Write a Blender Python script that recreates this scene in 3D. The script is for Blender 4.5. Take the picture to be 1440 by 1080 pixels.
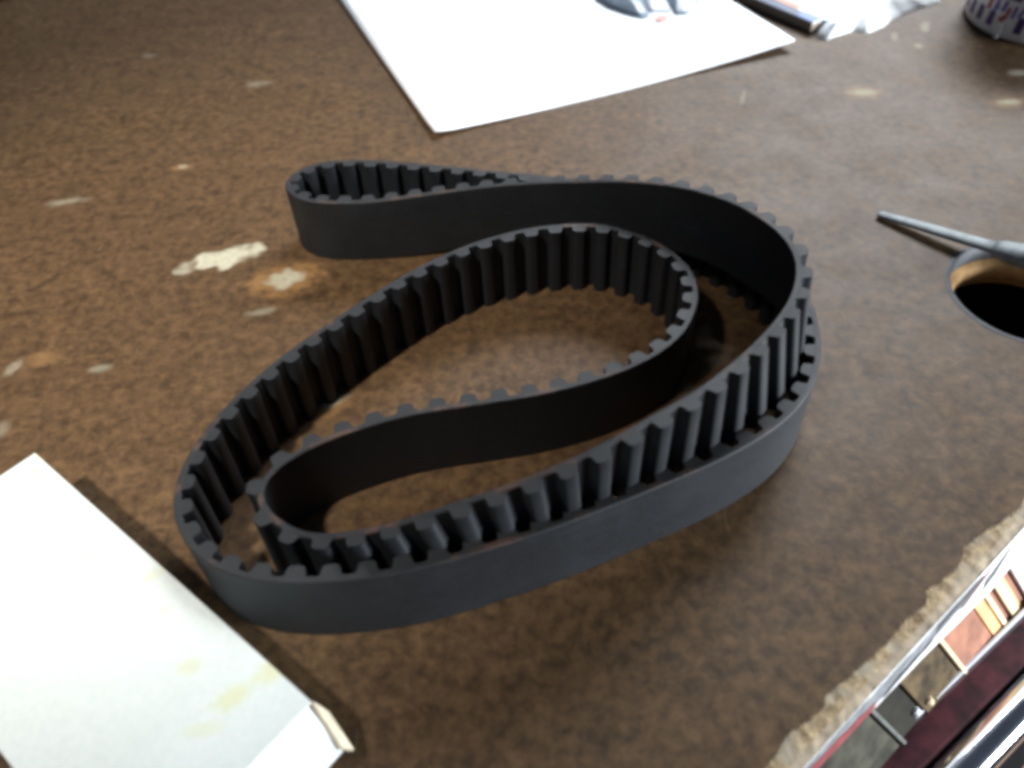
import bpy, bmesh, math, random
import numpy as np
from mathutils import Matrix, Vector, noise

for o in list(bpy.data.objects):
    bpy.data.objects.remove(o, do_unlink=True)
SC = bpy.context.scene
COL = SC.collection
random.seed(7)
MM = 0.001

# ------------------------------------------------------------------ camera
cam_data = bpy.data.cameras.new('camera')
cam = bpy.data.objects.new('camera', cam_data)
COL.objects.link(cam)
cam.matrix_world = Matrix(((0.998259, 0.058988, 0.0, 0.0),
                           (-0.042855, 0.725237, -0.687164, 0.0),
                           (-0.040534, 0.685968, 0.726502, 0.215),
                           (0, 0, 0, 1)))
cam_data.sensor_width = 36.0
cam_data.lens = 36.0 * 1165 / 1440
cam_data.clip_start = 0.01
cam_data.clip_end = 50
cam_data.dof.use_dof = True
cam_data.dof.focus_distance = 0.285
cam_data.dof.aperture_fstop = 9.0
SC.camera = cam

# ------------------------------------------------------------------ light
world = bpy.data.worlds.new('World')
SC.world = world
world.use_nodes = True
bg = world.node_tree.nodes['Background']
bg.inputs['Color'].default_value = (0.62, 0.74, 1.0, 1)
bg.inputs['Strength'].default_value = 0.10

def area(name, loc, target, sx, sy, power, col, spread=180):
    d = bpy.data.lights.new(name, 'AREA')
    d.shape = 'RECTANGLE'
    d.size, d.size_y = sx, sy
    d.energy = power
    d.color = col
    d.spread = math.radians(spread)
    o = bpy.data.objects.new(name, d)
    COL.objects.link(o)
    o.location = loc
    o.rotation_euler = (Vector(target) - Vector(loc)).to_track_quat('-Z', 'Y').to_euler()
    return o

def spot(name, loc, target, power, col, deg, blend, rad):
    d = bpy.data.lights.new(name, 'SPOT')
    d.energy = power
    d.color = col
    d.spot_size = math.radians(deg)
    d.spot_blend = blend
    d.shadow_soft_size = rad
    o = bpy.data.objects.new(name, d)
    COL.objects.link(o)
    o.location = loc
    o.rotation_euler = (Vector(target) - Vector(loc)).to_track_quat('-Z', 'Y').to_euler()
    return o

spot('shop_lamp', (-0.345, -0.055, 0.74), (-0.146, 0.258, 0.0), 43.0, (1.0, 0.94, 0.85), 35, 1.0, 0.03)
area('far_window', (0.66, 1.42, 1.02), (0.14, 0.54, 0.0), 0.8, 0.55, 6.2, (0.90, 0.95, 1.0), 58)
area('near_window', (1.15, -0.14, 0.135), (0.05, 0.15, 0.0), 0.45, 0.30, 42.0, (0.88, 0.94, 1.0))

SC.view_settings.view_transform = 'Standard'
SC.view_settings.look = 'None'
SC.view_settings.gamma = 1.0
SC.view_settings.use_curve_mapping = False
SC.view_settings.exposure = 0.0
SC.cycles.filter_width = 3.9
SC.cycles.max_bounces = 6
SC.cycles.diffuse_bounces = 3
SC.cycles.glossy_bounces = 3
SC.cycles.use_denoising = True

# ------------------------------------------------------------------ materials
class N:
    """tiny node-tree writer"""
    def __init__(s, name):
        s.m = bpy.data.materials.new(name)
        s.m.use_nodes = True
        s.t = s.m.node_tree
        s.b = s.t.nodes['Principled BSDF']
        s.tc = s.t.nodes.new('ShaderNodeTexCoord')
    def new(s, typ, **kw):
        n = s.t.nodes.new(typ)
        for k, v in kw.items():
            setattr(n, k, v)
        return n
    def link(s, a, b):
        s.t.links.new(a, b)
    def put(s, sock, v):
        if hasattr(v, 'is_linked') or hasattr(v, 'links'):
            s.link(v, sock)
        else:
            sock.default_value = v
    def math(s, op, a, b=0.0, clamp=False):
        n = s.new('ShaderNodeMath', operation=op)
        n.use_clamp = clamp
        s.put(n.inputs[0], a); s.put(n.inputs[1], b)
        return n.outputs[0]
    def noise(s, scale, detail=3, rough=0.55, vec=None, dist=0.0):
        n = s.new('ShaderNodeTexNoise')
        n.inputs['Scale'].default_value = scale
        n.inputs['Detail'].default_value = detail
        n.inputs['Roughness'].default_value = rough
        n.inputs['Distortion'].default_value = dist
        s.link(vec if vec is not None else s.tc.outputs['Object'], n.inputs['Vector'])
        return n.outputs['Fac']
    def ramp(s, fac, stops):
        n = s.new('ShaderNodeValToRGB')
        cr = n.color_ramp
        while len(cr.elements) < len(stops):
            cr.elements.new(0.5)
        for e, (p, c) in zip(cr.elements, stops):
            e.position = p
            e.color = (*c, 1) if len(c) == 3 else c
        s.link(fac, n.inputs[0])
        return n.outputs[0]
    def step(s, v, lo, hi):
        n = s.new('ShaderNodeMapRange', interpolation_type='SMOOTHSTEP')
        s.put(n.inputs['Value'], v)
        n.inputs['From Min'].default_value = lo
        n.inputs['From Max'].default_value = hi
        return n.outputs[0]
    def mix(s, fac, a, b):
        n = s.new('ShaderNodeMix', data_type='RGBA')
        s.put(n.inputs[0], fac)
        for i, v in ((6, a), (7, b)):
            if isinstance(v, tuple):
                n.inputs[i].default_value = (*v, 1) if len(v) == 3 else v
            else:
                s.link(v, n.inputs[i])
        return n.outputs[2]
    def patch(s, wob, x, y, a, b, deg, soft=0.35, rag=0.9):
        """ragged worn patch centred at x,y (mm), half sizes a,b (mm)"""
        mp = s.new('ShaderNodeMapping', vector_type='TEXTURE')
        mp.inputs['Location'].default_value = (x * MM, y * MM, 0)
        mp.inputs['Rotation'].default_value = (0, 0, math.radians(deg))
        mp.inputs['Scale'].default_value = (a * MM, b * MM, 1)
        s.link(s.tc.outputs['Object'], mp.inputs['Vector'])
        g = s.new('ShaderNodeVectorMath', operation='LENGTH')
        s.link(mp.outputs[0], g.inputs[0])
        d = s.math('ADD', g.outputs['Value'], s.math('MULTIPLY', s.math('SUBTRACT', wob, 0.5), rag * 2))
        return s.step(d, 1.0 + soft / 2, 1.0 - soft / 2)
    def bump(s, h, strength, dist):
        n = s.new('ShaderNodeBump')
        n.inputs['Strength'].default_value = strength
        n.inputs['Distance'].default_value = dist
        s.link(h, n.inputs['Height'])
        s.link(n.outputs[0], s.b.inputs['Normal'])
    def set(s, **kw):
        for k, v in kw.items():
            k = {'base': 'Base Color', 'rough': 'Roughness', 'metal': 'Metallic', 'spec': 'Specular IOR Level',
                 'coat': 'Coat Weight', 'trans': 'Transmission Weight', 'ior': 'IOR', 'alpha': 'Alpha',
                 'sheen': 'Sheen Weight', 'sub': 'Subsurface Weight'}[k]
            if isinstance(v, tuple) and len(v) == 3:
                v = (*v, 1)
            s.put(s.b.inputs[k], v)
        return s.m

def plain(name, col, rough=0.5, var=0.18, scale=300, **kw):
    n = N(name)
    f = n.noise(scale, 4)
    lo = tuple(c * (1 - var) for c in col); hi = tuple(min(1, c * (1 + var)) for c in col)
    n.set(base=n.ramp(f, [(0.3, lo), (0.7, hi)]), rough=rough, **kw)
    n.bump(f, 0.25, 0.0002)
    return n.m

def laminate_material():
    n = N('brown_mottled_laminate')
    big = n.noise(16, 3, 0.5)
    mid = n.noise(95, 4, 0.6, dist=0.3)
    blot = n.noise(250, 4, 0.6, dist=0.3)
    fine = n.noise(800, 2, 0.5)
    v = n.math('ADD', n.math('MULTIPLY', blot, 0.58), n.math('MULTIPLY', mid, 0.28))
    v = n.math('ADD', v, n.math('MULTIPLY', fine, 0.14))
    col = n.ramp(v, [(0.34, (0.029, 0.0165, 0.0078)), (0.45, (0.064, 0.0362, 0.0165)),
                     (0.55, (0.099, 0.0562, 0.0255)), (0.67, (0.146, 0.084, 0.038))])
    col = n.mix(n.math('MULTIPLY', n.step(big, 0.40, 0.68), 0.22), col, (0.062, 0.036, 0.017))
    # dark specks
    sp = n.new('ShaderNodeTexVoronoi')
    sp.inputs['Scale'].default_value = 55
    n.link(n.tc.outputs['Object'], sp.inputs['Vector'])
    spk = n.step(n.math('ADD', sp.outputs['Distance'], n.math('MULTIPLY', mid, 0.4)), 0.36, 0.24)
    col = n.mix(n.math('MULTIPLY', spk, 0.38), col, (0.032, 0.021, 0.014))
    wob = n.noise(210, 3, 0.55)
    wob2 = n.noise(120, 1, 0.4)
    # worn-through halos (bare orange board), then pale chips
    for (x, y, a, b, d, k) in [(-91, 270.5, 14, 9.5, 12, 0.85), 
                               (-64, 197, 8, 3.5, 30, 0.45), (-155, 362, 5, 3, 0, 0.4), (-179, 231, 6, 4, 0, 0.35),
                               (190, 395, 10, 6, 0, 0.4), (257, 377, 9, 5, 0, 0.45)]:
        col = n.mix(n.math('MULTIPLY', n.patch(wob, x, y, a, b, d, 0.8, 0.8), k), col, (0.27, 0.15, 0.06))
    pale = None
    for (x, y, a, b, d, k) in [(-119.5, 287, 14.0, 6.2, 17, 0.88), (-90.5, 270.5, 7.6, 5.2, 18, 0.9),
                               (-202, 338, 7, 2.6, 12, 0.42), (-131.8, 444.7, 7, 3, 5, 0.28), (-203.6, 489, 4, 2.2, 10, 0.3),
                               (-187.2, 227.8, 2.4, 4.2, -20, 0.4), (-153.8, 223.9, 4, 2.0, 20, 0.4), (-179.6, 196.6, 2.5, 4, 0, 0.3),
                               (189, 396, 6, 2.8, -8, 0.8), (257, 377.6, 5.5, 2.6, 0, 0.95), (275, 406.3, 5, 2.8, 0, 0.9),
                               (249.5, 466, 2.2, 8, -25, 0.75), (228, 456, 1.7, 5, -20, 0.55), (237, 443, 2.2, 3, -10, 0.6),
                               (-64, 199, 5, 1.7, 30, 0.75), (-155, 362.5, 2.2, 1.6, 0, 0.5),
                               (128, 397, 1.0, 6, -20, 0.5), (-97, 251, 6, 1.8, 15, 0.35)]:
        p = n.math('MULTIPLY', n.patch(wob2, x, y, a, b, d, 0.5 if k > 0.8 and a > 7 else 1.1, 0.8), k * (1.0 if a > 7 else 0.75))
        pale = p if pale is None else n.math('MAXIMUM', pale, p)
    col = n.mix(pale, col, n.ramp(n.noise(420, 3), [(0.35, (0.38, 0.36, 0.27)), (0.65, (0.48, 0.45, 0.335))]))
    # fine pale scratches
    mp = n.new('ShaderNodeMapping')
    mp.inputs['Rotation'].default_value = (0, 0, math.radians(20))
    mp.inputs['Scale'].default_value = (900, 55, 1)
    n.link(n.tc.outputs['Object'], mp.inputs['Vector'])
    sc = n.new('ShaderNodeTexNoise'); sc.inputs['Scale'].default_value = 1.0; sc.inputs['Detail'].default_value = 2
    n.link(mp.outputs[0], sc.inputs['Vector'])
    col = n.mix(n.math('MULTIPLY', n.step(sc.outputs['Fac'], 0.72, 0.80), 0.22), col, (0.40, 0.29, 0.18))
    dust = n.noise(38, 4, 0.6)
    rough = n.math('ADD', n.math('MULTIPLY', dust, 0.20), 0.46)
    rough = n.math('ADD', rough, n.math('MULTIPLY', pale, 0.3))
    n.set(base=col, rough=rough, spec=0.22)
    n.bump(blot, 0.3, 0.0002)
    return n.m

def board_core_material():
    n = N('bare_chipboard')
    a = n.noise(260, 4, 0.6)
    b = n.noise(900, 3, 0.6)
    c2 = n.noise(90, 2)
    v = n.math('ADD', n.math('MULTIPLY', a, 0.6), n.math('MULTIPLY', b, 0.4))
    col = n.ramp(v, [(0.36, (0.17, 0.115, 0.065)), (0.48, (0.28, 0.205, 0.12)), (0.58, (0.39, 0.30, 0.175)), (0.70, (0.56, 0.45, 0.25))])
    col = n.mix(n.step(c2, 0.45, 0.62), col, (0.31, 0.26, 0.19))
    n.set(base=col, rough=0.85, spec=0.2)
    n.bump(v, 0.5, 0.0008)
    return n.m

def rubber(name, col, rough, brown=0.0):
    n = N(name)
    f = n.noise(700, 3, 0.6)
    g = n.noise(45, 3, 0.6)
    base = n.ramp(f, [(0.35, tuple(c * 0.8 for c in col)), (0.68, tuple(c * 1.25 for c in col))])
    base = n.mix(n.math('MULTIPLY', n.step(g, 0.45, 0.72), 0.35), base, tuple(c * 1.7 for c in col))
    mp = n.new('ShaderNodeMapping')                       # faint dusty rub marks along the belt
    mp.inputs['Scale'].default_value = (60, 60, 420)
    n.link(n.tc.outputs['Object'], mp.inputs['Vector'])
    rub = n.noise(1.0, 4, 0.65, vec=mp.outputs[0])
    base = n.mix(n.math('MULTIPLY', n.step(rub, 0.54, 0.74), 0.30), base, tuple(c * 2.6 for c in col))
    if brown:
        w = n.noise(60, 4, 0.7)
        base = n.mix(n.math('MULTIPLY', n.step(w, 0.50, 0.66), brown), base, (0.16, 0.075, 0.045))
    n.set(base=base, rough=n.math('ADD', n.math('MULTIPLY', g, 0.2), rough - 0.1), spec=0.42)
    n.bump(f, 0.25, 0.00015)
    return n.m

def carton_material():
    n = N('white_carton_board')
    f = n.noise(600, 3)
    col = n.ramp(f, [(0.3, (0.51, 0.55, 0.53)), (0.7, (0.56, 0.595, 0.57))])
    wob = n.noise(170, 3, 0.6)
    st = None
    for (x, y, a, b, d, k) in [(-62, 93, 7, 3.2, 35, 0.8), (-72, 86, 5, 3, 40, 0.7), (-84, 94, 4, 2.5, 20, 0.55),
                               (-100, 121, 5, 1.8, 40, 0.4), (-146, 160, 2, 3, 20, 0.55), (-149, 168, 6, 2, -40, 0.35),
                               (-95, 110, 3, 2, 0, 0.35), (-72, 104, 7, 2.4, -40, 0.4), (-120, 128, 2, 2, 0, 0.35), (-78, 78, 6, 2, 10, 0.4)]:
        p = n.math('MULTIPLY', n.patch(wob, x, y, a * 0.8, b * 0.8, d, 1.3, 1.0), k * 0.62)
        st = p if st is None else n.math('MAXIMUM', st, p)
    col = n.mix(st, col, (0.50, 0.49, 0.16))
    n.set(base=col, rough=0.55, spec=0.35)
    n.bump(n.noise(120, 3), 0.12, 0.0006)
    return n.m

M = {
    'lam': laminate_material(), 'core': board_core_material(),
    'rub_smooth': rubber('smooth_black_rubber', (0.0092, 0.0107, 0.0126), 0.58),
    'rub_cut': rubber('cut_rubber_edge', (0.0098, 0.0114, 0.0135), 0.64, 0.32),
    'rub_tooth': rubber('fabric_faced_tooth_rubber', (0.0104, 0.0121, 0.0142), 0.50),
    'carton': carton_material(),
    'kraft': plain('kraft_board_edge', (0.42, 0.36, 0.26), 0.8),
    'brown_card': plain('dark_brown_board', (0.055, 0.036, 0.025), 0.8, 0.2, 200),
    'paper': plain('white_paper', (0.80, 0.82, 0.84), 0.7, 0.02, 60),
    'lip': plain('grey_lilac_edge_filler', (0.30, 0.235, 0.16), 0.75, 0.4, 140),
    'steel': plain('dull_grey_steel', (0.22, 0.245, 0.25), 0.6, 0.3, 260, metal=0.1),
    'black': plain('black_plastic', (0.012, 0.012, 0.014), 0.4),
    'grey_lin': plain('grey_hole_lining', (0.055, 0.06, 0.066), 0.7, 0.5, 160),
    'tan_wood': plain('raw_tan_wood', (0.52, 0.30, 0.12), 0.75, 0.4, 160),
    'dark': plain('unlit_depth_black', (0.006, 0.005, 0.005), 0.9),
    'chrome': plain('polished_chrome', (0.55, 0.58, 0.62), 0.12, 0.06, 90, metal=1.0),
    'maroon': plain('maroon_reflection_tint', (0.060, 0.013, 0.017), 0.3, 0.7, 160, coat=0.5),
    'slat_highlight_white': plain('white_slat_and_highlight', (0.80, 0.82, 0.86), 0.4, 0.05),
    'band': plain('white_edge_paint', (0.80, 0.80, 0.78), 0.5, 0.08, 120),
    'slate': plain('grey_sticker_remains', (0.17, 0.18, 0.19), 0.5, 0.6, 260),
    'ink_black': plain('black_sticker_ink', (0.03, 0.033, 0.04), 0.5, 0.3),
    'ink_red': plain('faded_red_ink', (0.22, 0.04, 0.042), 0.55, 0.35, 200),
    'copper': plain('copper_brown_card', (0.27, 0.12, 0.075), 0.5, 0.45, 120, spec=0.12),
    'olive': plain('olive_brown_card', (0.068, 0.046, 0.022), 0.7, 0.8, 140, spec=0.12),
    'dolive': plain('dark_olive_card', (0.022, 0.02, 0.014), 0.7, 0.5, 110, spec=0.12),
    'golive': plain('grey_olive_card', (0.055, 0.052, 0.038), 0.7, 0.6, 130, spec=0.12),
    'golive2': plain('grey_white_wood', (0.15, 0.155, 0.14), 0.7, 0.3, 120, spec=0.15),
    'cream': plain('pale_wood_slat', (0.70, 0.55, 0.33), 0.65, 0.15, 120),
    'amber': plain('amber_wood_slat', (0.62, 0.34, 0.13), 0.65, 0.25, 120),
    'rust': plain('red_brown_wood_slat', (0.22, 0.07, 0.03), 0.7, 0.3, 120),
    'floor': plain('brown_floor', (0.22, 0.13, 0.09), 0.8, 0.5, 30),
    'can_white': plain('white_glossy_tub', (0.76, 0.77, 0.76), 0.32, 0.04, 120),
    'purple': plain('purple_print', (0.075, 0.035, 0.16), 0.4, 0.15),
    'can_red': plain('red_print', (0.38, 0.035, 0.04), 0.4, 0.2),
    'can_blue': plain('blue_print', (0.10, 0.10, 0.42), 0.4, 0.2),
    'book_dark': plain('dark_grey_cover', (0.09, 0.085, 0.075), 0.4, 0.4, 150),
    'book_navy': plain('navy_cover', (0.035, 0.06, 0.13), 0.35, 0.4, 120),
    'book_blue': plain('blue_print_cover', (0.10, 0.20, 0.48), 0.4, 0.25, 120),
    'book_orange': plain('orange_print_cover', (0.62, 0.24, 0.12), 0.5, 0.2, 120),
    'page': plain('page_edges', (0.30, 0.25, 0.20), 0.8, 0.3, 600),
    'bag': plain('white_plastic_bag', (0.80, 0.83, 0.83), 0.35, 0.03, 90),
    'pouch': plain('grey_blue_film', (0.20, 0.25, 0.31), 0.4, 0.25, 60),
    'pouch_white': plain('white_film_strip', (0.78, 0.82, 0.86), 0.3, 0.05),
    'pouch_cyan': plain('pale_cyan_film', (0.50, 0.74, 0.78), 0.3, 0.1),
    'pouch_red': plain('red_seal', (0.70, 0.28, 0.22), 0.5, 0.1),
    'green': plain('dark_green_glass', (0.012, 0.020, 0.014), 0.35, 0.5, 90),
}

# ------------------------------------------------------------------ object helpers
def mesh(name, verts, faces, mats, parent=None, idx=None, smooth=False):
    me = bpy.data.meshes.new(name)
    me.from_pydata([tuple(v) for v in verts], [], faces)
    for m in (mats if isinstance(mats, (list, tuple)) else [mats]):
        me.materials.append(m)
    if idx is not None:
        me.polygons.foreach_set('material_index', idx)
    if smooth:
        me.polygons.foreach_set('use_smooth', [True] * len(me.polygons))
    me.update()
    return link(name, me, parent)

def link(name, me, parent=None):
    o = bpy.data.objects.new(name, me)
    COL.objects.link(o)
    if parent is not None:
        o.parent = parent
        w = parent
        loc = Vector((0, 0, 0))
        while w is not None:
            loc += w.location if w.type == 'EMPTY' else Vector((0, 0, 0))
            w = w.parent
        o.matrix_parent_inverse = Matrix.Translation(-loc)
    return o

def bmobj(name, bm, mats, parent=None, smooth=False):
    bmesh.ops.recalc_face_normals(bm, faces=bm.faces)
    me = bpy.data.meshes.new(name)
    bm.to_mesh(me); bm.free()
    for m in (mats if isinstance(mats, (list, tuple)) else [mats]):
        me.materials.append(m)
    if smooth:
        me.polygons.foreach_set('use_smooth', [True] * len(me.polygons))
    return link(name, me, parent)

def thing(name, label, cat, loc, group=None):
    o = bpy.data.objects.new(name, None)
    COL.objects.link(o)
    o.location = Vector(loc) * MM
    o.empty_display_size = 0.01
    tag(o, label, cat, group)
    return o

def tag(o, label, cat, group=None):
    o['label'] = label
    o['category'] = cat
    if group:
        o['group'] = group
    return o

def prism(name, pts, z0, z1, mats, parent=None, bevel=0.0):
    """flat polygon (mm) extruded between z0 and z1 (mm)"""
    bm = bmesh.new()
    vs = [bm.verts.new((x * MM, y * MM, z1 * MM)) for x, y in pts]
    f = bm.faces.new(vs)
    r = bmesh.ops.extrude_face_region(bm, geom=[f])
    for v in r['geom']:
        if isinstance(v, bmesh.types.BMVert):
            v.co.z = z0 * MM
    if bevel:
        bmesh.ops.bevel(bm, geom=list(bm.edges), offset=bevel * MM, segments=2, affect='EDGES', profile=0.6)
    return bmobj(name, bm, mats, parent)

def lathe(name, prof, mats, parent=None, center=(0, 0, 0), seg=48, smooth=True):
    """prof: list of (radius, z) in mm"""
    verts, faces = [], []
    for r, z in prof:
        for k in range(seg):
            a = 2 * math.pi * k / seg
            verts.append(((center[0] + r * math.cos(a)) * MM, (center[1] + r * math.sin(a)) * MM, (center[2] + z) * MM))
    for i in range(len(prof) - 1):
        for k in range(seg):
            k2 = (k + 1) % seg
            faces.append((i * seg + k, i * seg + k2, (i + 1) * seg + k2, (i + 1) * seg + k))
    return mesh(name, verts, faces, mats, parent, smooth=smooth)

def tube(name, path, rad, mats, parent=None, seg=20, flat=1.0, cap=True):
    """round bar along path (mm) with a radius per point (mm); flat squashes it vertically"""
    bm = bmesh.new()
    rings = []
    n = len(path)
    for i, p in enumerate(path):
        a = Vector(path[max(0, i - 1)]); b = Vector(path[min(n - 1, i + 1)])
        t = (b - a).normalized()
        side = t.cross(Vector((0, 0, 1))).normalized()
        up = side.cross(t)
        ring = []
        for k in range(seg):
            an = 2 * math.pi * k / seg
            q = Vector(p) + side * math.cos(an) * rad[i] + up * math.sin(an) * rad[i] * flat
            ring.append(bm.verts.new(q * MM))
        rings.append(ring)
    for i in range(n - 1):
        for k in range(seg):
            k2 = (k + 1) % seg
            bm.faces.new((rings[i][k], rings[i][k2], rings[i + 1][k2], rings[i + 1][k]))
    if cap:
        bm.faces.new(rings[0]); bm.faces.new(rings[-1][::-1])
    return bmobj(name, bm, mats, parent, smooth=True)

# ------------------------------------------------------------------ the counter
EA = Vector((65.45, 68.24)); ED = Vector((0.79522, 0.60632)); EN = Vector((0.60632, -0.79522))
def edge_pt(s, off):
    p = EA + ED * s + EN * off
    return (p.x, p.y)
def floor_z(): return -600

counter = bpy.data.objects.new('countertop', None)
COL.objects.link(counter); counter['kind'] = 'structure'

def fract(s, seed):
    return sum(noise.noise(Vector((s * f, seed, 0))) / a for f, a in ((0.11, 1.2), (0.33, 1.8), (0.9, 3.2)))

lam_edge = [(-6.9, -5.9), (-0.4, -6.6), (4.8, -7.5), (9, -6.6), (17, -5.7), (19.3, -7.2), (24, -6.9), (29.6, -6.3), (36, -5.9), (43.8, -5.1),
            (49, -5.7), (53.2, -5.8), (58, -5.4), (62.5, -4.6), (65.7, -7.1), (70, -6.5), (74.5, -5.7), (80.9, -5.5), (84, -6.5), (87, -8.0),
            (90.5, -7.5), (94.6, -7.2), (99, -6.2), (103.4, -5.1), (114.4, -4.1)]
pts = []
for s in np.arange(-420, -7, 2.5):
    pts.append((s, -6.2 + 1.4 * fract(s, 3.1)))
for (s0, o0), (s1, o1) in zip(lam_edge[:-1], lam_edge[1:]):
    k = max(1, int((s1 - s0) / 0.8))
    for j in range(k):
        f = j / k
        s = s0 + (s1 - s0) * f
        pts.append((s, o0 + (o1 - o0) * f + 0.45 * fract(s * 3, 8.0)))
for s in np.arange(114.5, 640, 2.5):
    pts.append((s, -5.2 + 1.4 * fract(s, 3.1)))
rim = [edge_pt(s, o) for s, o in pts]
HC, HR = (202.0, 236.0), 30.0
HSEG = 72
hole = []
for k in range(HSEG):
    a = 2 * math.pi * k / HSEG
    r = HR + 0.25 * noise.noise(Vector((math.cos(a) * 4, math.sin(a) * 4, 2.0)))
    hole.append((HC[0] + r * math.cos(a), HC[1] + r * math.sin(a)))

def sheet(name, outer, hole_pts, z_top, z_bot, mats, parent):
    bm = bmesh.new()
    edges = []
    loops = []
    for lp in (outer, hole_pts):
        vs = [bm.verts.new((x * MM, y * MM, z_top * MM)) for x, y in lp]
        edges += [bm.edges.new((vs[i], vs[(i + 1) % len(vs)])) for i in range(len(vs))]
        loops.append(vs)
    bmesh.ops.triangle_fill(bm, use_beauty=True, edges=edges)
    for f in bm.faces:
        if f.normal.z < 0:
            f.normal_flip()
    for vs in loops:
        low = [bm.verts.new((v.co.x, v.co.y, z_bot * MM)) for v in vs]
        for i in range(len(vs)):
            j = (i + 1) % len(vs)
            bm.faces.new((vs[i], vs[j], low[j], low[i]))
    me = bpy.data.meshes.new(name)
    bm.to_mesh(me); bm.free()
    for m in mats:
        me.materials.append(m)
    return link(name, me, parent)

back = [(650, 1250), (-900, 1250), (-900, -330)]
sheet('laminate', rim + back, hole, 0.0, -0.4, [M['lam']], counter)
core_rim = [edge_pt(s, -12.2) for s in np.arange(-420, 640, 20)]
hole2 = [(HC[0] + (x - HC[0]) * 1.01, HC[1] + (y - HC[1]) * 1.01) for x, y in hole]
sheet('board_core', core_rim + back, hole2, -0.45, -20.0, [M['core']], counter)

# bare, crumbled board along the broken laminate edge
verts, faces = [], []
S = np.arange(-120, 330, 0.9)
O = [-12.3, -10, -8.6, -7.4, -6.2, -5.2, -4.2, -3.2, -2.2, -1.3, -0.5, 0.0]
for s in S:
    for j, o in enumerate(O):
        nz = noise.noise(Vector((s * 0.35, o * 0.45, 1.0))) + 0.6 * noise.noise(Vector((s * 1.1, o * 1.2, 4.0)))
        k = max(0.0, (o + 7.4) / 7.4)
        z = -0.55 + min(0.2, 0.32 * nz) - 0.9 * k * k
        x, y = edge_pt(s, o + (0.35 * noise.noise(Vector((s * 0.5, 9.0, o))) if j > 2 else 0))
        verts.append((x * MM, y * MM, z * MM))
nO = len(O)
for i in range(len(S) - 1):
    for j in range(nO - 1):
        faces.append((i * nO + j, i * nO + j + 1, (i + 1) * nO + j + 1, (i + 1) * nO + j))
mesh('broken_edge', verts, faces, [M['core'], M['lip']], counter, [1 if (k % (nO - 1)) >= 8 else 0 for k in range(len(faces))], smooth=True)

# white painted front edging, slightly bulging
def band_off(s, z):
    bot = np.interp(s, [-60, 15, 60, 95, 140, 240], [1.2, 1.4, 2.4, 3.9, 2.8, 2.6])
    return 0.02 + bot * (z / -20.0)
verts, faces = [], []
S2 = np.arange(-120, 330, 2.0)
ZB = [-1.6, -2.4, -6, -10, -14, -18, -20, -21]
for s in S2:
    for j, z in enumerate(ZB):
        o = band_off(s, z) if j < 7 else -6
        zz = z + (0.5 * fract(s * 1.5, 20.0) if j >= 5 else (0.35 * fract(s * 2, 12) if j == 0 else 0))
        x, y = edge_pt(s, o)
        verts.append((x * MM, y * MM, zz * MM))
for i in range(len(S2) - 1):
    for j in range(len(ZB) - 1):
        a = i * len(ZB) + j
        faces.append((a, a + 1, a + 1 + len(ZB), a + len(ZB)))
mesh('edge_band', verts, faces, M['band'], counter, smooth=True)

# remains of torn stickers on the edging: outline in (s along the edge, z)
def torn(name, outline, mat, lift):
    bm = bmesh.new()
    vs = []
    for (s, z) in outline:
        x, y = edge_pt(s, band_off(s, z) + lift)
        vs.append(bm.verts.new((x * MM, y * MM, z * MM)))
    bmesh.ops.triangulate(bm, faces=[bm.faces.new(vs)])
    bmobj(name, bm, mat, counter)
def ragged(s0, s1, zt, zb, seed, amp=1.2, n=14):
    up = [(s0 + (s1 - s0) * i / n, np.interp(i / n, [0, 0.5, 1], zt) + amp * fract(s0 + i * 2.3, seed)) for i in range(n + 1)]
    dn = [(s0 + (s1 - s0) * i / n, np.interp(i / n, [0, 0.5, 1], zb) + amp * fract(s0 + i * 2.9, seed + 5)) for i in range(n + 1)]
    return up + dn[::-1]
torn('sticker_remnant', ragged(26, 84, (-3.4, -3.2, -3.0), (-18, -15, -7), 31), M['slate'], 0.12)
torn('sticker_remnant', ragged(62, 85, (-4, -3, -3), (-8.5, -7.5, -5.5), 37, 0.8), M['ink_black'], 0.24)
torn('sticker_remnant', ragged(88, 101, (-9, -6, -4), (-14, -11, -6), 41, 0.6), M['ink_black'], 0.18)
torn('sticker_remnant', ragged(76, 90, (-10, -6, -3), (-12, -8, -4.5), 43, 0.4), M['ink_red'], 0.3)
torn('sticker_remnant', ragged(40, 62, (-14, -11, -11), (-17.5, -15, -13), 47, 0.7), M['ink_black'], 0.24)
torn('sticker_remnant', ragged(-30, 36, (-7, -8, -13), (-19.8, -19.8, -18.5), 53, 0.7), M['ink_red'], 0.2)
torn('sticker_remnant', ragged(-40, 26, (-2.5, -2.8, -3), (-8, -8, -10), 59, 0.7), M['slate'], 0.12)

# hole through the counter: grey lining on top, bare wood below, unlit depth painted black under it
hp = []
lathe('hole_lining', [(HR + 1.6, 0.10), (HR + 0.5, 0.3), (HR - 0.5, -0.3), (HR - 0.6, -7.2)], M['grey_lin'], counter, (HC[0], HC[1], 0), 64)
def ring_prof(k):
    return 0.8 * noise.noise(Vector((math.cos(k) * 2.2, math.sin(k) * 2.2, 7.0)))
bm = bmesh.new()
rings = []
for r, z in ((HR - 0.4, -7.0), (HR - 3.6, -7.8), (HR - 4.6, -9.4), (HR - 4.2, -13.5), (HR - 1.0, -19.8)):
    ring = []
    for k in range(64):
        a = 2 * math.pi * k / 64
        rr = r + (ring_prof(a) if r < HR - 1.5 else 0)
        ring.append(bm.verts.new(((HC[0] + rr * math.cos(a)) * MM, (HC[1] + rr * math.sin(a)) * MM, (z + 0.4 * ring_prof(a * 2)) * MM)))
    rings.append(ring)
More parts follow.
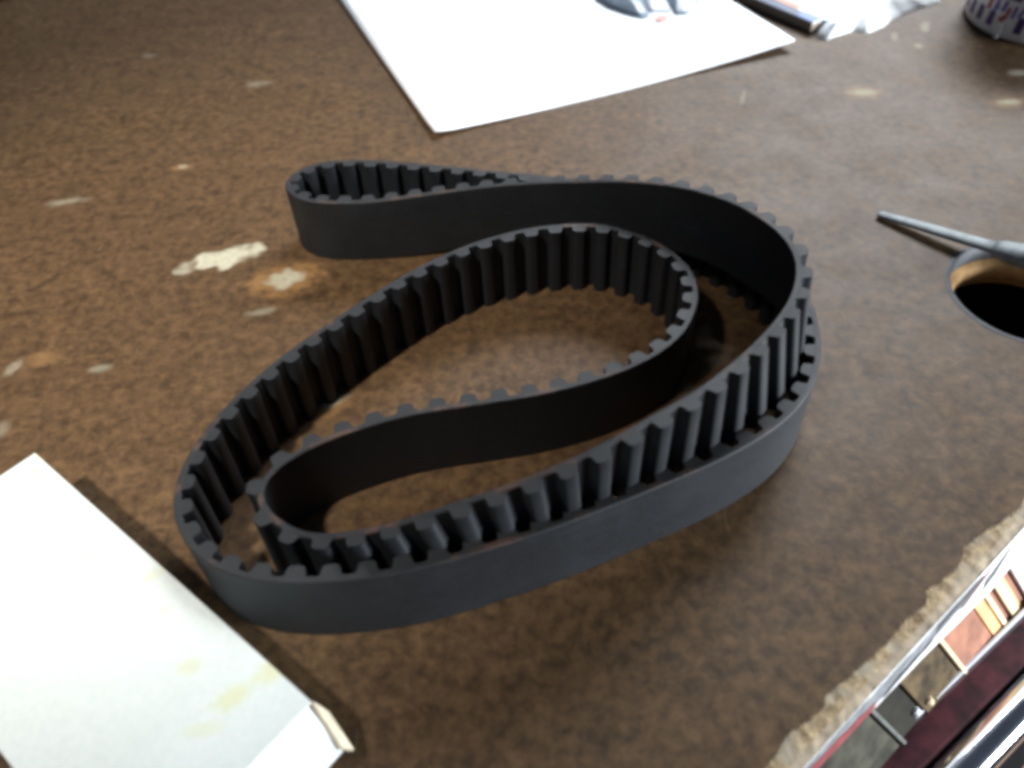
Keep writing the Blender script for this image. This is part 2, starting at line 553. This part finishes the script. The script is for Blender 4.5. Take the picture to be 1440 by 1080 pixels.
for i in range(4):
    for k in range(64):
        bm.faces.new((rings[i][k], rings[i][(k + 1) % 64], rings[i + 1][(k + 1) % 64], rings[i + 1][k]))
bmobj('bare_wood_ring', bm, M['tan_wood'], counter, smooth=True)
lathe('cavity', [(HR + 0.5, -20.2), (HR + 6, -21), (HR + 6, -90), (0.1, -90)], M['dark'], counter, (HC[0], HC[1], 0), 48)

floor = mesh('floor', [(-3, -3, -0.6), (3, -3, -0.6), (3, 3, -0.6), (-3, 3, -0.6)], [(0, 1, 2, 3)], M['floor'])
floor['kind'] = 'structure'

# ------------------------------------------------------------------ the timing belt
W = 28.5
BAND = 2.0
PATH = [(-88.8,294.9,28.5),(-87.3,292.1,28.5),(-80.2,284.4,28.5),(-68.1,280.9,28.5),(-52.2,279.8,28.5),(-36.6,280.1,29.4),(-20.7,280.9,30.3),(-5.2,280.1,32.1),(10.4,277.9,33.9),
(27.3,273,36.6),(43.5,266.3,40.1),(53.6,261.4,41.9),(63.2,255.2,43.8),(72.7,246.6,45.7),(80,235.4,48.4),(84.8,224.9,50.2),(88.6,214.9,51.1),(90.5,206.3,50.7),
(89.7,197.8,50.1),(85.8,187.8,49.9),(80.9,180.2,49.7),(74.2,172.2,49.7),(66.5,164.5,49.7),(60.8,159.1,49.9),(48.7,149.5,50.1),(35.4,141.7,49.8),(23,135,48.7),
(11,130.4,46.9),(-0.6,127.4,44.3),(-12.2,125.1,42),(-22.9,123.5,39.3),(-32.8,123,35.9),(-42.9,123.1,32.9),(-52.5,124.3,30.4),(-59.3,126.7,28.9),(-64.6,130.3,28.5),
(-68.8,134.2,28.5),(-71.4,137.8,28.5),(-72.1,141,28.5),(-71.3,144.6,28.5),(-67.8,149.5,28.5),(-61,154.7,28.5),(-52.3,159.2,28.5),(-36.4,164.7,28.5),(-25.4,166.9,28.5),
(-8.3,168.9,28.5),(10,171.4,28.5),(28.7,176.5,28.5),(41.7,182.3,28.5),(50.4,188.3,28.5),(58.3,196.6,28.5),(63.5,207.1,28.5),(65.5,213.9,28.5),(65.9,223.4,28.5),
(63,233.6,28.5),(56.3,243.9,28.5),(46.6,252.2,28.5),(36.2,256.9,28.5),(25,258,28.5),(14.2,257.4,28.5),(3.7,255.2,28.5),(-11.4,249.6,28.5),(-25.7,241.2,28.5),
(-39.6,230.4,28.5),(-52.4,218.2,28.5),(-60.6,210.2,28.5),(-69.9,200.2,28.5),(-80,187.8,28.5),(-89.2,173.2,28.5),(-94.7,160.8,28.5),(-97.1,149.4,28.5),(-96.8,140.8,28.5),
(-94.9,133.6,28.5),(-91.3,127,28.5),(-85.9,120.8,28.5),(-77.9,115.4,28.5),(-67.1,112,28.5),(-56.7,110.8,28.5),(-46.7,110.8,28.5),(-33.3,111.8,28.5),(-22.9,113.8,28.5),
(-9.4,117.4,28.5),(6.5,122.1,28.5),(22.9,128,28.5),(40,134.8,28.5),(58.2,142.6,28.5),(72.8,150.7,28.5),(83.7,159.2,28.5),(91.6,168.8,28.5),(95.7,176.5,28.5),
(98.6,184.5,28.5),(100.4,192.7,28.5),(101.4,199,28.5),(102.4,208,28.5),(102,220,28.5),(98.8,233,28.5),(92,245.5,28.5),(82,257.5,28.5),(66,270.5,28.5),
(48,281,28.5),(30,288,28.5),(11.1,293.6,28.5),(-4.9,298.4,28.5),(-21.2,303,28.5),(-37.9,307.6,28.5),(-54.6,311.4,28.5),(-67.4,312.8,28.5),(-79,310.3,28.5),
(-86.4,304,28.5)]
TILT = {16: -0.061, 17: -0.086, 18: -0.080, 19: -0.124, 20: -0.175, 21: -0.196, 22: -0.174, 23: -0.112, 24: -0.027, 25: 0.049, 26: 0.097, 27: 0.108, 28: 0.086, 29: 0.049, 30: 0.005, 31: -0.042, 32: -0.061, 33: -0.049}   # lean of the descending strand

P = np.array(PATH)
TL = np.array([TILT.get(i, 0.0) for i in range(len(P))])
n0 = len(P)
dense = []
for i in range(n0):                         # closed Catmull-Rom
    p0, p1, p2, p3 = (np.append(P[j % n0], TL[j % n0]) for j in (i - 1, i, i + 1, i + 2))
    for k in range(24):
        t = k / 24
        dense.append(0.5 * ((2 * p1) + (-p0 + p2) * t + (2 * p0 - 5 * p1 + 4 * p2 - p3) * t * t + (-p0 + 3 * p1 - 3 * p2 + p3) * t ** 3))
dense = np.array(dense)
def resample(A, m):
    B = np.vstack([A, A[:1]])
    L = np.concatenate([[0], np.cumsum(np.linalg.norm(np.diff(B[:, :3], axis=0), axis=1))])
    u = np.linspace(0, L[-1], m, endpoint=False)
    return np.stack([np.interp(u, L, B[:, k]) for k in range(B.shape[1])], 1), L[-1]
dense, LEN = resample(dense, 2000)
sig = 4.0 / (LEN / 2000)
kx = np.arange(-60, 61); kern = np.exp(-kx ** 2 / (2 * sig ** 2)); kern /= kern.sum()
sm = np.zeros_like(dense)
for k, w_ in zip(kx, kern):
    sm += w_ * np.roll(dense, k, axis=0)
dense, LEN = resample(sm, 2000)
NT = int(round(LEN / 9.525))
def frames(Q):
    T_ = np.roll(Q[:, :3], -1, 0) - np.roll(Q[:, :3], 1, 0)
    T_ /= np.linalg.norm(T_, axis=1)[:, None]
    Z = np.array([0, 0, 1.0])
    U = Z - 0.25 * T_ * (T_ @ Z)[:, None]          # the ribbon shears more than it banks
    U /= np.linalg.norm(U, axis=1)[:, None]
    Nl = np.cross(U, T_)                     # to the left: the toothed side
    Nl /= np.linalg.norm(Nl, axis=1)[:, None]
    U = U + Nl * Q[:, 3:4]                   # positive tilt: bottom edge slides to the smooth side
    U /= np.linalg.norm(U, axis=1)[:, None]
    Nl = np.cross(U, T_)
    Nl /= np.linalg.norm(Nl, axis=1)[:, None]
    return T_, U, Nl

print('belt length', LEN, 'teeth', NT)
belt = thing('timing_belt', 'black rubber toothed timing belt coiled in overlapping loops on brown counter', 'timing belt', (0, 200, 0))
Q, _ = resample(dense, 720)
T_, U, Nl = frames(Q)
b = 0.3
prof = [(b, 0), (BAND - b, 0), (BAND, -b), (BAND, -W + b), (BAND - b, -W), (b, -W), (0, -W + b), (0, -b)]
np_ = len(prof)
verts, faces, idx = [], [], []
for i in range(len(Q)):
    for (a, u) in prof:
        verts.append((Q[i, :3] + Nl[i] * a + U[i] * (u)) * MM)
for i in range(len(Q)):
    j = (i + 1) % len(Q)
    for k in range(np_):
        k2 = (k + 1) % np_
        faces.append((i * np_ + k, j * np_ + k, j * np_ + k2, i * np_ + k2))
        idx.append(0 if k in (6, 2) else 1)
band_o = mesh('band', verts, faces, [M['rub_smooth'], M['rub_cut']], belt, idx, smooth=False)
# smooth round the curve, crisp at the cut edges
band_o.data.polygons.foreach_set('use_smooth', [True] * len(faces))
band_o.data.set_sharp_from_angle(angle=math.radians(30))

# one tooth, then copies of it
prof_t = [(-3.5, -0.4), (-3.08, 0.04), (-2.72, 0.40), (-2.50, 1.4), (-2.32, 2.35), (-1.92, 2.88), (-1.2, 3.15), (0, 3.22),
          (1.2, 3.15), (1.92, 2.88), (2.32, 2.35), (2.50, 1.4), (2.72, 0.40), (3.08, 0.04), (3.5, -0.4)]
bm = bmesh.new()
top = [bm.verts.new((x * MM, y * MM, -0.05 * MM)) for x, y in prof_t]
bot = [bm.verts.new((x * MM, y * MM, (-W + 0.05) * MM)) for x, y in prof_t]
for k in range(len(prof_t) - 1):
    f = bm.faces.new((top[k], bot[k], bot[k + 1], top[k + 1])); f.smooth = True
f1 = bm.faces.new(top); f1.material_index = 1
f2 = bm.faces.new(bot[::-1]); f2.material_index = 1
bmesh.ops.recalc_face_normals(bm, faces=bm.faces)
tooth_me = bpy.data.meshes.new('tooth')
bm.to_mesh(tooth_me); bm.free()
tooth_me.materials.append(M['rub_tooth']); tooth_me.materials.append(M['rub_cut'])
tooth_me.set_sharp_from_angle(angle=math.radians(50))
QT, _ = resample(dense, NT * 16)
Tt, Ut, Nt = frames(QT)
for k in range(NT):
    i = k * 16 + 5
    o = link('tooth', tooth_me, belt)
    m = Matrix.Identity(4)
    pos = QT[i, :3] + Nt[i] * BAND
    for r in range(3):
        m[r][0], m[r][1], m[r][2], m[r][3] = Tt[i][r], Nt[i][r], Ut[i][r], pos[r] * MM
    o.matrix_basis = m

# ------------------------------------------------------------------ white carton, lower left
cb = thing('carton', 'flat white cardboard carton with yellow stains at left of belt', 'box', (-122, 110, 0))
C1, C2, C3, C4 = (-148.7, 167.1), (-52.8, 83.8), (-87.6, 43.8), (-183.5, 127.1)
# top panel, gently bowed
verts, faces = [], []
nu, nv = 24, 12
for side in (0, 1):
    for i in range(nu + 1):
        for j in range(nv + 1):
            u, v = i / nu, j / nv
            x = (C1[0] * (1 - u) + C2[0] * u) * (1 - v) + (C4[0] * (1 - u) + C3[0] * u) * v
            y = (C1[1] * (1 - u) + C2[1] * u) * (1 - v) + (C4[1] * (1 - u) + C3[1] * u) * v
            z = 20.0 + 1.0 * math.sin(math.pi * v) * (0.4 + 0.6 * math.sin(math.pi * u)) - (0.9 * max(0, u - 0.85) / 0.15) - side * 0.6
            verts.append((x * MM, y * MM, z * MM))
ns = (nu + 1) * (nv + 1)
gi = lambda s, i, j: s * ns + i * (nv + 1) + j
for i in range(nu):
    for j in range(nv):
        faces.append((gi(0, i, j), gi(0, i, j + 1), gi(0, i + 1, j + 1), gi(0, i + 1, j)))
        faces.append((gi(1, i, j), gi(1, i + 1, j), gi(1, i + 1, j + 1), gi(1, i, j + 1)))
n_top = len(faces)
for i in range(nu):
    faces += [(gi(0, i, 0), gi(0, i + 1, 0), gi(1, i + 1, 0), gi(1, i, 0)), (gi(0, i, nv), gi(1, i, nv), gi(1, i + 1, nv), gi(0, i + 1, nv))]
for j in range(nv):
    faces += [(gi(0, 0, j), gi(1, 0, j), gi(1, 0, j + 1), gi(0, 0, j + 1)), (gi(0, nu, j), gi(0, nu, j + 1), gi(1, nu, j + 1), gi(1, nu, j))]
mesh('lid', verts, faces, [M['carton'], M['kraft']], cb, [0] * n_top + [0] * (len(faces) - n_top), smooth=False)
ins = lambda p, q, k: (p[0] + (q[0] - p[0]) * k, p[1] + (q[1] - p[1]) * k)
body = [ins(C1, C3, 0.008), ins(C2, C4, 0.02), ins(C3, C1, 0.02), ins(C4, C2, 0.008)]
prism('body', body, 0.0, 18.2, M['carton'], cb)
def flap(name, a, b_, c_, d_, th, mats):
    A, B, C_, D = (Vector(p) for p in (a, b_, c_, d_))
    nrm = (B - A).cross(D - A).normalized() * th
    vs = [A, B, C_, D, A - nrm, B - nrm, C_ - nrm, D - nrm]
    mesh(name, [v * MM for v in vs], [(0, 1, 2, 3), (7, 6, 5, 4), (0, 4, 5, 1), (1, 5, 6, 2), (2, 6, 7, 3), (3, 7, 4, 0)], mats, cb, [0, 1, 1, 1, 1, 1])
flap('end_flap', (-53.6, 83.0, 18.9), (-88.2, 43.2, 18.9), (-82, 34, 9.0), (-46.2, 75.2, 9.6), 0.8, [M['carton'], M['kraft']])
flap('side_tab', (-52.4, 84.0, 18.9), (-46.2, 75.6, 11.0), (-44.2, 76.8, 6.0), (-50.8, 85.4, 9.0), 0.8, [M['kraft'], M['kraft']])

# ------------------------------------------------------------------ sheet of paper at the far side
A0 = Vector((-30.9, 375.5)); B0 = Vector((168.3, 448.2)); dirw = (B0 - A0); dirh = Vector((-0.345, 0.9386))
verts, faces = [], []
nu, nv = 40, 40
for side in (0, 1):
    for i in range(nu + 1):
        for j in range(nv + 1):
            u, v = i / nu, j / nv
            p = A0 + dirw * u + dirh * (297 * v)
            lift = (2.0 * max(0, 1 - u / 0.46) ** 2 + 4.6 * max(0, (u - 0.46) / 0.54) ** 2) * (1 - 0.45 * min(1, v * 2))
            corner = 0.9 * math.exp(-((u / 0.03) ** 2 + (v / 0.03) ** 2))
            z = 0.45 + lift + corner + 0.25 * noise.noise(Vector((u * 5, v * 5, 3))) + 0.2 - side * 0.35
            verts.append((p.x * MM, p.y * MM, z * MM))
ns = (nu + 1) * (nv + 1)
gi = lambda s, i, j: s * ns + i * (nv + 1) + j
for i in range(nu):
    for j in range(nv):
        faces.append((gi(0, i, j), gi(0, i + 1, j), gi(0, i + 1, j + 1), gi(0, i, j + 1)))
        faces.append((gi(1, i, j), gi(1, i, j + 1), gi(1, i + 1, j + 1), gi(1, i + 1, j)))
for i in range(nu):
    faces += [(gi(0, i, 0), gi(1, i, 0), gi(1, i + 1, 0), gi(0, i + 1, 0)), (gi(0, i, nv), gi(0, i + 1, nv), gi(1, i + 1, nv), gi(1, i, nv))]
for j in range(nv):
    faces += [(gi(0, 0, j), gi(0, 0, j + 1), gi(1, 0, j + 1), gi(1, 0, j)), (gi(0, nu, j), gi(1, nu, j), gi(1, nu, j + 1), gi(0, nu, j + 1))]
tag(mesh('paper_sheet', verts, faces, M['paper'], None, smooth=True), 'blank white sheet of paper lying flat behind the belt', 'paper')

# ------------------------------------------------------------------ film pouch lying on the paper
def blob_sheet(name, outline, z0, height, mat, parent=None, seed=0.0, rings=6, crumple=0.6, base=None):
    """crumpled cushion: outline (mm) filled with rings rising to the middle"""
    cx = sum(p[0] for p in outline) / len(outline); cy = sum(p[1] for p in outline) / len(outline)
    verts, faces = [], []
    m = len(outline)
    for r in range(rings + 1):
        f = 1 - r / rings
        for (x, y) in outline:
            q = (cx + (x - cx) * f, cy + (y - cy) * f)
            h = height * (1 - f ** 2.2) + crumple * (1 if 0 < r else 0.3) * noise.noise(Vector((q[0] * 0.12, q[1] * 0.12, seed)))
            verts.append((q[0] * MM, q[1] * MM, (z0 + max(0.1, h)) * MM))
    for r in range(rings):
        for k in range(m):
            k2 = (k + 1) % m
            faces.append((r * m + k, r * m + k2, (r + 1) * m + k2, (r + 1) * m + k))
    low = len(verts)
    for (x, y) in outline:
        verts.append((x * MM, y * MM, z0 * MM))
    for k in range(m):
        k2 = (k + 1) % m
        faces.append((low + k, low + k2, k2, k))
    faces.append(tuple(range(low, low + m))[::-1])
    return mesh(name, verts, faces, mat, parent, smooth=True)
def dens(pts, k=4, amp=0.5, seed=0):
    out = []
    for (a, b_) in zip(pts, pts[1:] + pts[:1]):
        for j in range(k):
            f = j / k
            x = a[0] + (b_[0] - a[0]) * f; y = a[1] + (b_[1] - a[1]) * f
            out.append((x + amp * noise.noise(Vector((x * 0.2, y * 0.2, seed))), y + amp * noise.noise(Vector((x * 0.2, y * 0.2, seed + 9)))))
    return out
pz = 2.2
po = thing('film_pouch', 'grey-blue plastic film pouch with red seal lying on white paper', 'pouch', (100, 530, pz))
blob_sheet('film', dens([(66, 528), (72, 515), (81, 504), (90, 496), (95, 498), (96, 530), (95, 570), (72, 572)], 4), pz, 5, M['pouch'], po, 1.0)
blob_sheet('film', dens([(110, 496), (117, 494), (123, 499), (124, 520), (122, 570), (109, 570), (108, 520)], 4), pz, 5, M['pouch'], po, 2.0)
blob_sheet('white_strip', dens([(96, 503), (108, 501), (108, 570), (96, 570)], 4), pz, 4, M['pouch_white'], po, 3.0)
blob_sheet('cyan_strip', dens([(124, 501), (137, 507), (140, 520), (136, 570), (124, 570)], 4), pz, 3, M['pouch_cyan'], po, 4.0)
prism('seal', [(97.5, 491), (101, 489.5), (105.5, 492), (104.5, 497), (100, 496)], pz, pz + 0.6, M['pouch_red'], po)

# ------------------------------------------------------------------ booklet right of the paper
bk = thing('booklet', 'thin booklet with dark navy spine beside the paper sheet', 'booklet', (185, 500, 0))
d0 = Vector((183.5, 466.7)); dl = Vector((-0.534, 0.845)); dr = Vector((0.845, 0.534))
def bq(l0, l1, r0, r1):
    return [tuple(d0 + dl * l + dr * r) for l, r in ((l0, r0), (l0, r1), (l1, r1), (l1, r0))]
prism('back_cover', bq(0, 150, 0, 70), 0.1, 0.9, M['book_dark'], bk)
prism('pages', bq(0.8, 149, 0.8, 69), 0.95, 5.4, M['page'], bk)
prism('front_cover', bq(-0.3, 150, -0.3, 70), 5.45, 6.4, M['bag'], bk, 0.25)
prism('spine_band', bq(-0.35, 150, -0.35, 6.5), 6.42, 6.6, M['book_navy'], bk)
prism('cover_print', bq(-0.4, 12, -0.4, 7.5), 6.62, 6.75, M['book_blue'], bk)
prism('cover_print', bq(18, 60, 6.8, 12), 6.42, 6.6, M['book_orange'], bk)

# crumpled white bag in front of / on the booklet
bgp = dens([(186, 462), (189, 456.5), (196, 461), (208, 466.5), (213.5, 462), (225, 468), (235, 478.5), (254, 490), (269, 496.5), (282, 520), (270, 560), (215, 570), (190, 520), (193, 486)], 6, 1.2, 5)
bag = blob_sheet('plastic_bag', bgp, 0.2, 9, M['bag'], None, 8.0, 9, 2.2)
tag(bag, 'crumpled white plastic bag lying between booklet and printed tub', 'bag')
pr = thing('paper_scrap', 'pointed blue scrap lying on the crumpled white bag', 'scrap', (196, 476, 9))
mesh('scrap', [(x * MM, y * MM, z * MM) for x, y, z in [(186.5, 467.5, 8.2), (190, 464.2, 7.6), (208.5, 478, 10.6), (186.5, 467.5, 8.6), (190, 464.2, 8.0), (208.5, 478, 11.0)]],
     [(0, 2, 1), (3, 4, 5), (0, 1, 4, 3), (1, 2, 5, 4), (2, 0, 3, 5)], M['book_blue'], pr)

# ------------------------------------------------------------------ printed tub, far right
CC = (315.7, 468.0); CR = 41.0
tub = thing('printed_tub', 'round white tub printed with purple bars and red and blue lettering', 'tub', (CC[0], CC[1], 0))
lathe('wall', [(0.1, 0.05), (CR - 3.5, 0.05), (CR - 1.2, 0.9), (CR - 0.2, 2.6), (CR, 5), (CR, 58), (CR - 1, 60), (CR - 3, 60.4)], M['can_white'], tub, (CC[0], CC[1], 0), 96)
lathe('lid', [(CR + 1.2, 52), (CR + 1.2, 61.5), (CR - 1, 62.5), (0.1, 62.5), ], M['can_white'], tub, (CC[0], CC[1], 0), 96)
def decal(name, a0, a1, z0, z1, mat, slant=0.0, lift=0.15, n=4):
    verts, faces = [], []
    for i in range(n + 1):
        for j, z in enumerate((z0, z1)):
            a = math.radians(a0 + (a1 - a0) * i / n + slant * j)
            for r in (CR + lift, CR + 0.02):
                verts.append(((CC[0] + r * math.cos(a)) * MM, (CC[1] + r * math.sin(a)) * MM, z * MM))
    for i in range(n):
        q = i * 4
        faces += [(q, q + 4, q + 6, q + 2), (q + 1, q + 3, q + 7, q + 5), (q, q + 1, q + 5, q + 4), (q + 2, q + 6, q + 7, q + 3)]
    faces += [(0, 2, 3, 1), (n * 4, n * 4 + 1, n * 4 + 3, n * 4 + 2)]
    return mesh(name, verts, faces, mat, tub)
for a, z0, z1 in ((168, 7.5, 12.5), (178.8, 6.9, 12.2), (189.8, 6.7, 12.0), (201.3, 6.5, 11.4), (225, 6.6, 12.6), (236, 6.6, 12.4), (247, 6.6, 12.4)):
    decal('printed_bar', a - 2.9, a + 2.9, z0 - 1.0, z1 + 1.6, M['purple'], 1.0)
decal('printed_bar', 195.2, 198.6, 13.2, 24, M['can_red'], 1.0)
# slanting strokes of the lettering
for a, w, z0, z1, mt, sl in ((202.6, 1.6, 13.0, 21, 'can_blue', 1.5), (205.4, 1.0, 15.0, 21, 'can_blue', -2.0), (209.4, 1.7, 14.6, 20.5, 'can_blue', 1.4),
                             (210.0, 2.4, 9.6, 11.6, 'can_red', 1.0), (213.6, 1.5, 13.4, 17.6, 'can_red', 1.0), (212.0, 2.6, 11.6, 13.0, 'can_red', 1.0), (218.0, 1.3, 12.6, 19, 'can_blue', 1.2),
                             (222.4, 1.3, 14.0, 20, 'can_blue', 3.2), (207.0, 2.8, 21.6, 24, 'can_red', 1.0), (216, 5, 21.6, 24.5, 'purple', 1.0), (229, 3.0, 19.5, 25, 'can_red', 1.0)):
    decal('lettering_stroke', a - w * 0.9, a + w * 0.9, z0, z1, M[mt], sl, 0.2)
decal('tear_tab', 210.6, 213.6, 0.9, 8.6, M['can_white'], 0.6, 1.6)

# ------------------------------------------------------------------ steel tool lying over the hole
tl = thing('hand_tool', 'grey steel tool with tapered shaft and black handle lying across hole', 'tool', (185, 268, 0))
tip = Vector((160.5, 289.5, 1.4)); dirt = Vector((0.715, -0.695, 0.09)).normalized()
pp = lambda k: tuple(tip + dirt * k)
tube('shaft', [pp(k) for k in (0, 1, 8, 22, 40, 56)], [1.3, 2.1, 2.5, 3.1, 3.6, 3.9], M['steel'], tl, 24, 0.42)
tube('ferrule', [pp(k) for k in (47, 50, 56, 63)], [3.9, 5.0, 6.2, 6.2], M['steel'], tl, 24, 0.6)
tube('handle', [pp(k) for k in (62.5, 64, 70, 110, 140, 146)], [3.5, 5.6, 7.2, 7.6, 7.0, 3.0], M['black'], tl, 24, 0.85)

# ------------------------------------------------------------------ things below the counter edge, lower right
def bar_pt(s, off):
    A = Vector((94.2, 80.4)); D = Vector((0.83305, 0.55319)); Nn = Vector((0.55319, -0.83305))
    p = A + D * s + Nn * off
    return (p.x, p.y)
mb = thing('maroon_reflection', 'maroon strip added for the tube reflection, white strip for its highlight', 'board', (130, 100, -60))
prism('slat_highlight_white', [bar_pt(-90, 0), bar_pt(-90, 1.3), bar_pt(260, 1.3), bar_pt(260, 0)], -62, -39.6, M['slat_highlight_white'], mb, 0.3)  # rim highlight of the glossy tube, modelled as a white strip
prism('panel', [bar_pt(-90, 1.4), bar_pt(-90, 11.0), bar_pt(260, 11.0), bar_pt(260, 1.4)], -62, -41.0, M['maroon'], mb, 0.8)  # maroon reflection in the tube, put in as a separate coloured strip
ct = tube('chrome_tube', [(*bar_pt(s, 17.6), -46.5) for s in (-90, 0, 100, 260)], [6.4] * 4, M['chrome'], None, 48)
tag(ct, 'polished chrome tube running alongside the maroon strip of its reflection', 'tube')

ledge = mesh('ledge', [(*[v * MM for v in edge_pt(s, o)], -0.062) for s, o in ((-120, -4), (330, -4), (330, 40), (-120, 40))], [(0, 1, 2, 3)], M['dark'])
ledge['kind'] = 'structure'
def card(name, s0, s1, z, mat, label, cat, th=1.6):
    """card or slat leaning against the front of the counter: s range along the edge, z = shift of its face"""
    vs = []
    for k in (0, th):
        for s, o in ((s0, 1.5), (s1, 1.5), (s1 + 15, 15.5), (s0 + 15, 15.5)):
            x, y = edge_pt(s + (o - 1.5) * 0, o - k * 0.9)
            vs.append((x * MM, y * MM, (-17.8 - 2.125 * (o - 1.5) + z - k * 0.43) * MM))
    bm = bmesh.new()
    v = [bm.verts.new(q) for q in vs]
    for f in ((0, 1, 2, 3), (7, 6, 5, 4), (0, 4, 5, 1), (1, 5, 6, 2), (2, 6, 7, 3), (3, 7, 4, 0)):
        bm.faces.new([v[i] for i in f])
    bmesh.ops.bevel(bm, geom=list(bm.edges), offset=0.2 * MM, segments=1, affect='EDGES')
    return tag(bmobj(name, bm, mat), label, cat)
card('card', -70, 33.6, -1.2, M['golive'], 'grey-olive card lowest in the gap under the counter edge', 'card')
card('card', 35.4, 48, -2.6, M['dolive'], 'dark olive card in the gap beside thin grey-white slat', 'card')
card('card', 48.3, 66.8, -1.2, M['olive'], 'olive-brown card in the gap beside the thin cream slat', 'card')
card('card', 68.8, 85.6, -0.8, M['copper'], 'copper-brown card in the gap under the counter edge', 'card')
card('slat', 33.8, 35.2, 0.6, M['golive2'], 'thin grey-white slat in the gap beside grey-olive card', 'slat')
card('slat', 67.0, 68.6, 0.6, M['cream'], 'thin cream slat in the gap beside the copper card', 'slat')
card('slat', 85.9, 90.8, -0.4, M['amber'], 'amber wooden slat in the gap next to copper card', 'slat')
card('slat', 91.0, 93.2, 0.6, M['cream'], 'narrow cream slat in the gap next to amber slat', 'slat')
card('slat', 93.5, 96.4, -1.4, M['rust'], 'red-brown wooden slat in the gap between two cream slats', 'slat')
card('slat', 96.7, 101.0, 0.4, M['cream'], 'wide cream slat in the gap beside red-brown slat', 'slat')
card('slat', 101.3, 103.2, -0.8, M['amber'], 'narrow copper slat in the gap near right edge of photo', 'slat')
card('slat', 103.5, 106.2, -1.8, M['rust'], 'dark brown slat in the gap just before the white slat', 'slat')
card('slat', 106.5, 131, 0.6, M['slat_highlight_white'], 'broad white slat at far right end of the gap', 'slat')
for (s, o, sz, mt, lb) in ((54.5, 9.6, 1.3, 'slat_highlight_white', 'tiny white crumb on dark olive card in the gap'), (60.5, 10.4, 1.3, 'cream', 'tiny cream crumb on olive-brown card in the gap')):
    x, y = edge_pt(s, o)
    zz = -37.2 if mt == 'slat_highlight_white' else -37.6
    bm = bmesh.new()
    bmesh.ops.create_icosphere(bm, subdivisions=2, radius=sz * MM)
    for v in bm.verts:
        v.co *= 1 + 0.35 * noise.noise(v.co * 900)
        v.co += Vector((x, y, zz + sz * 0.8)) * MM
    tag(bmobj('crumb', bm, M[mt]), lb, 'crumb')

# ------------------------------------------------------------------ dark jar at the far left corner
jar = thing('dark_jar', 'dark greenish glass jar standing at the far left corner', 'jar', (-345, 612, 0))
lathe('glass', [(0.1, 0.1), (27, 0.1), (29.5, 2.5), (30, 8), (30, 55), (27, 63), (22, 66)], M['green'], jar, (-345, 612, 0), 48)
lathe('lid', [(23.5, 64), (23.5, 78), (22.5, 79), (0.1, 79)], M['black'], jar, (-345, 612, 0), 48)
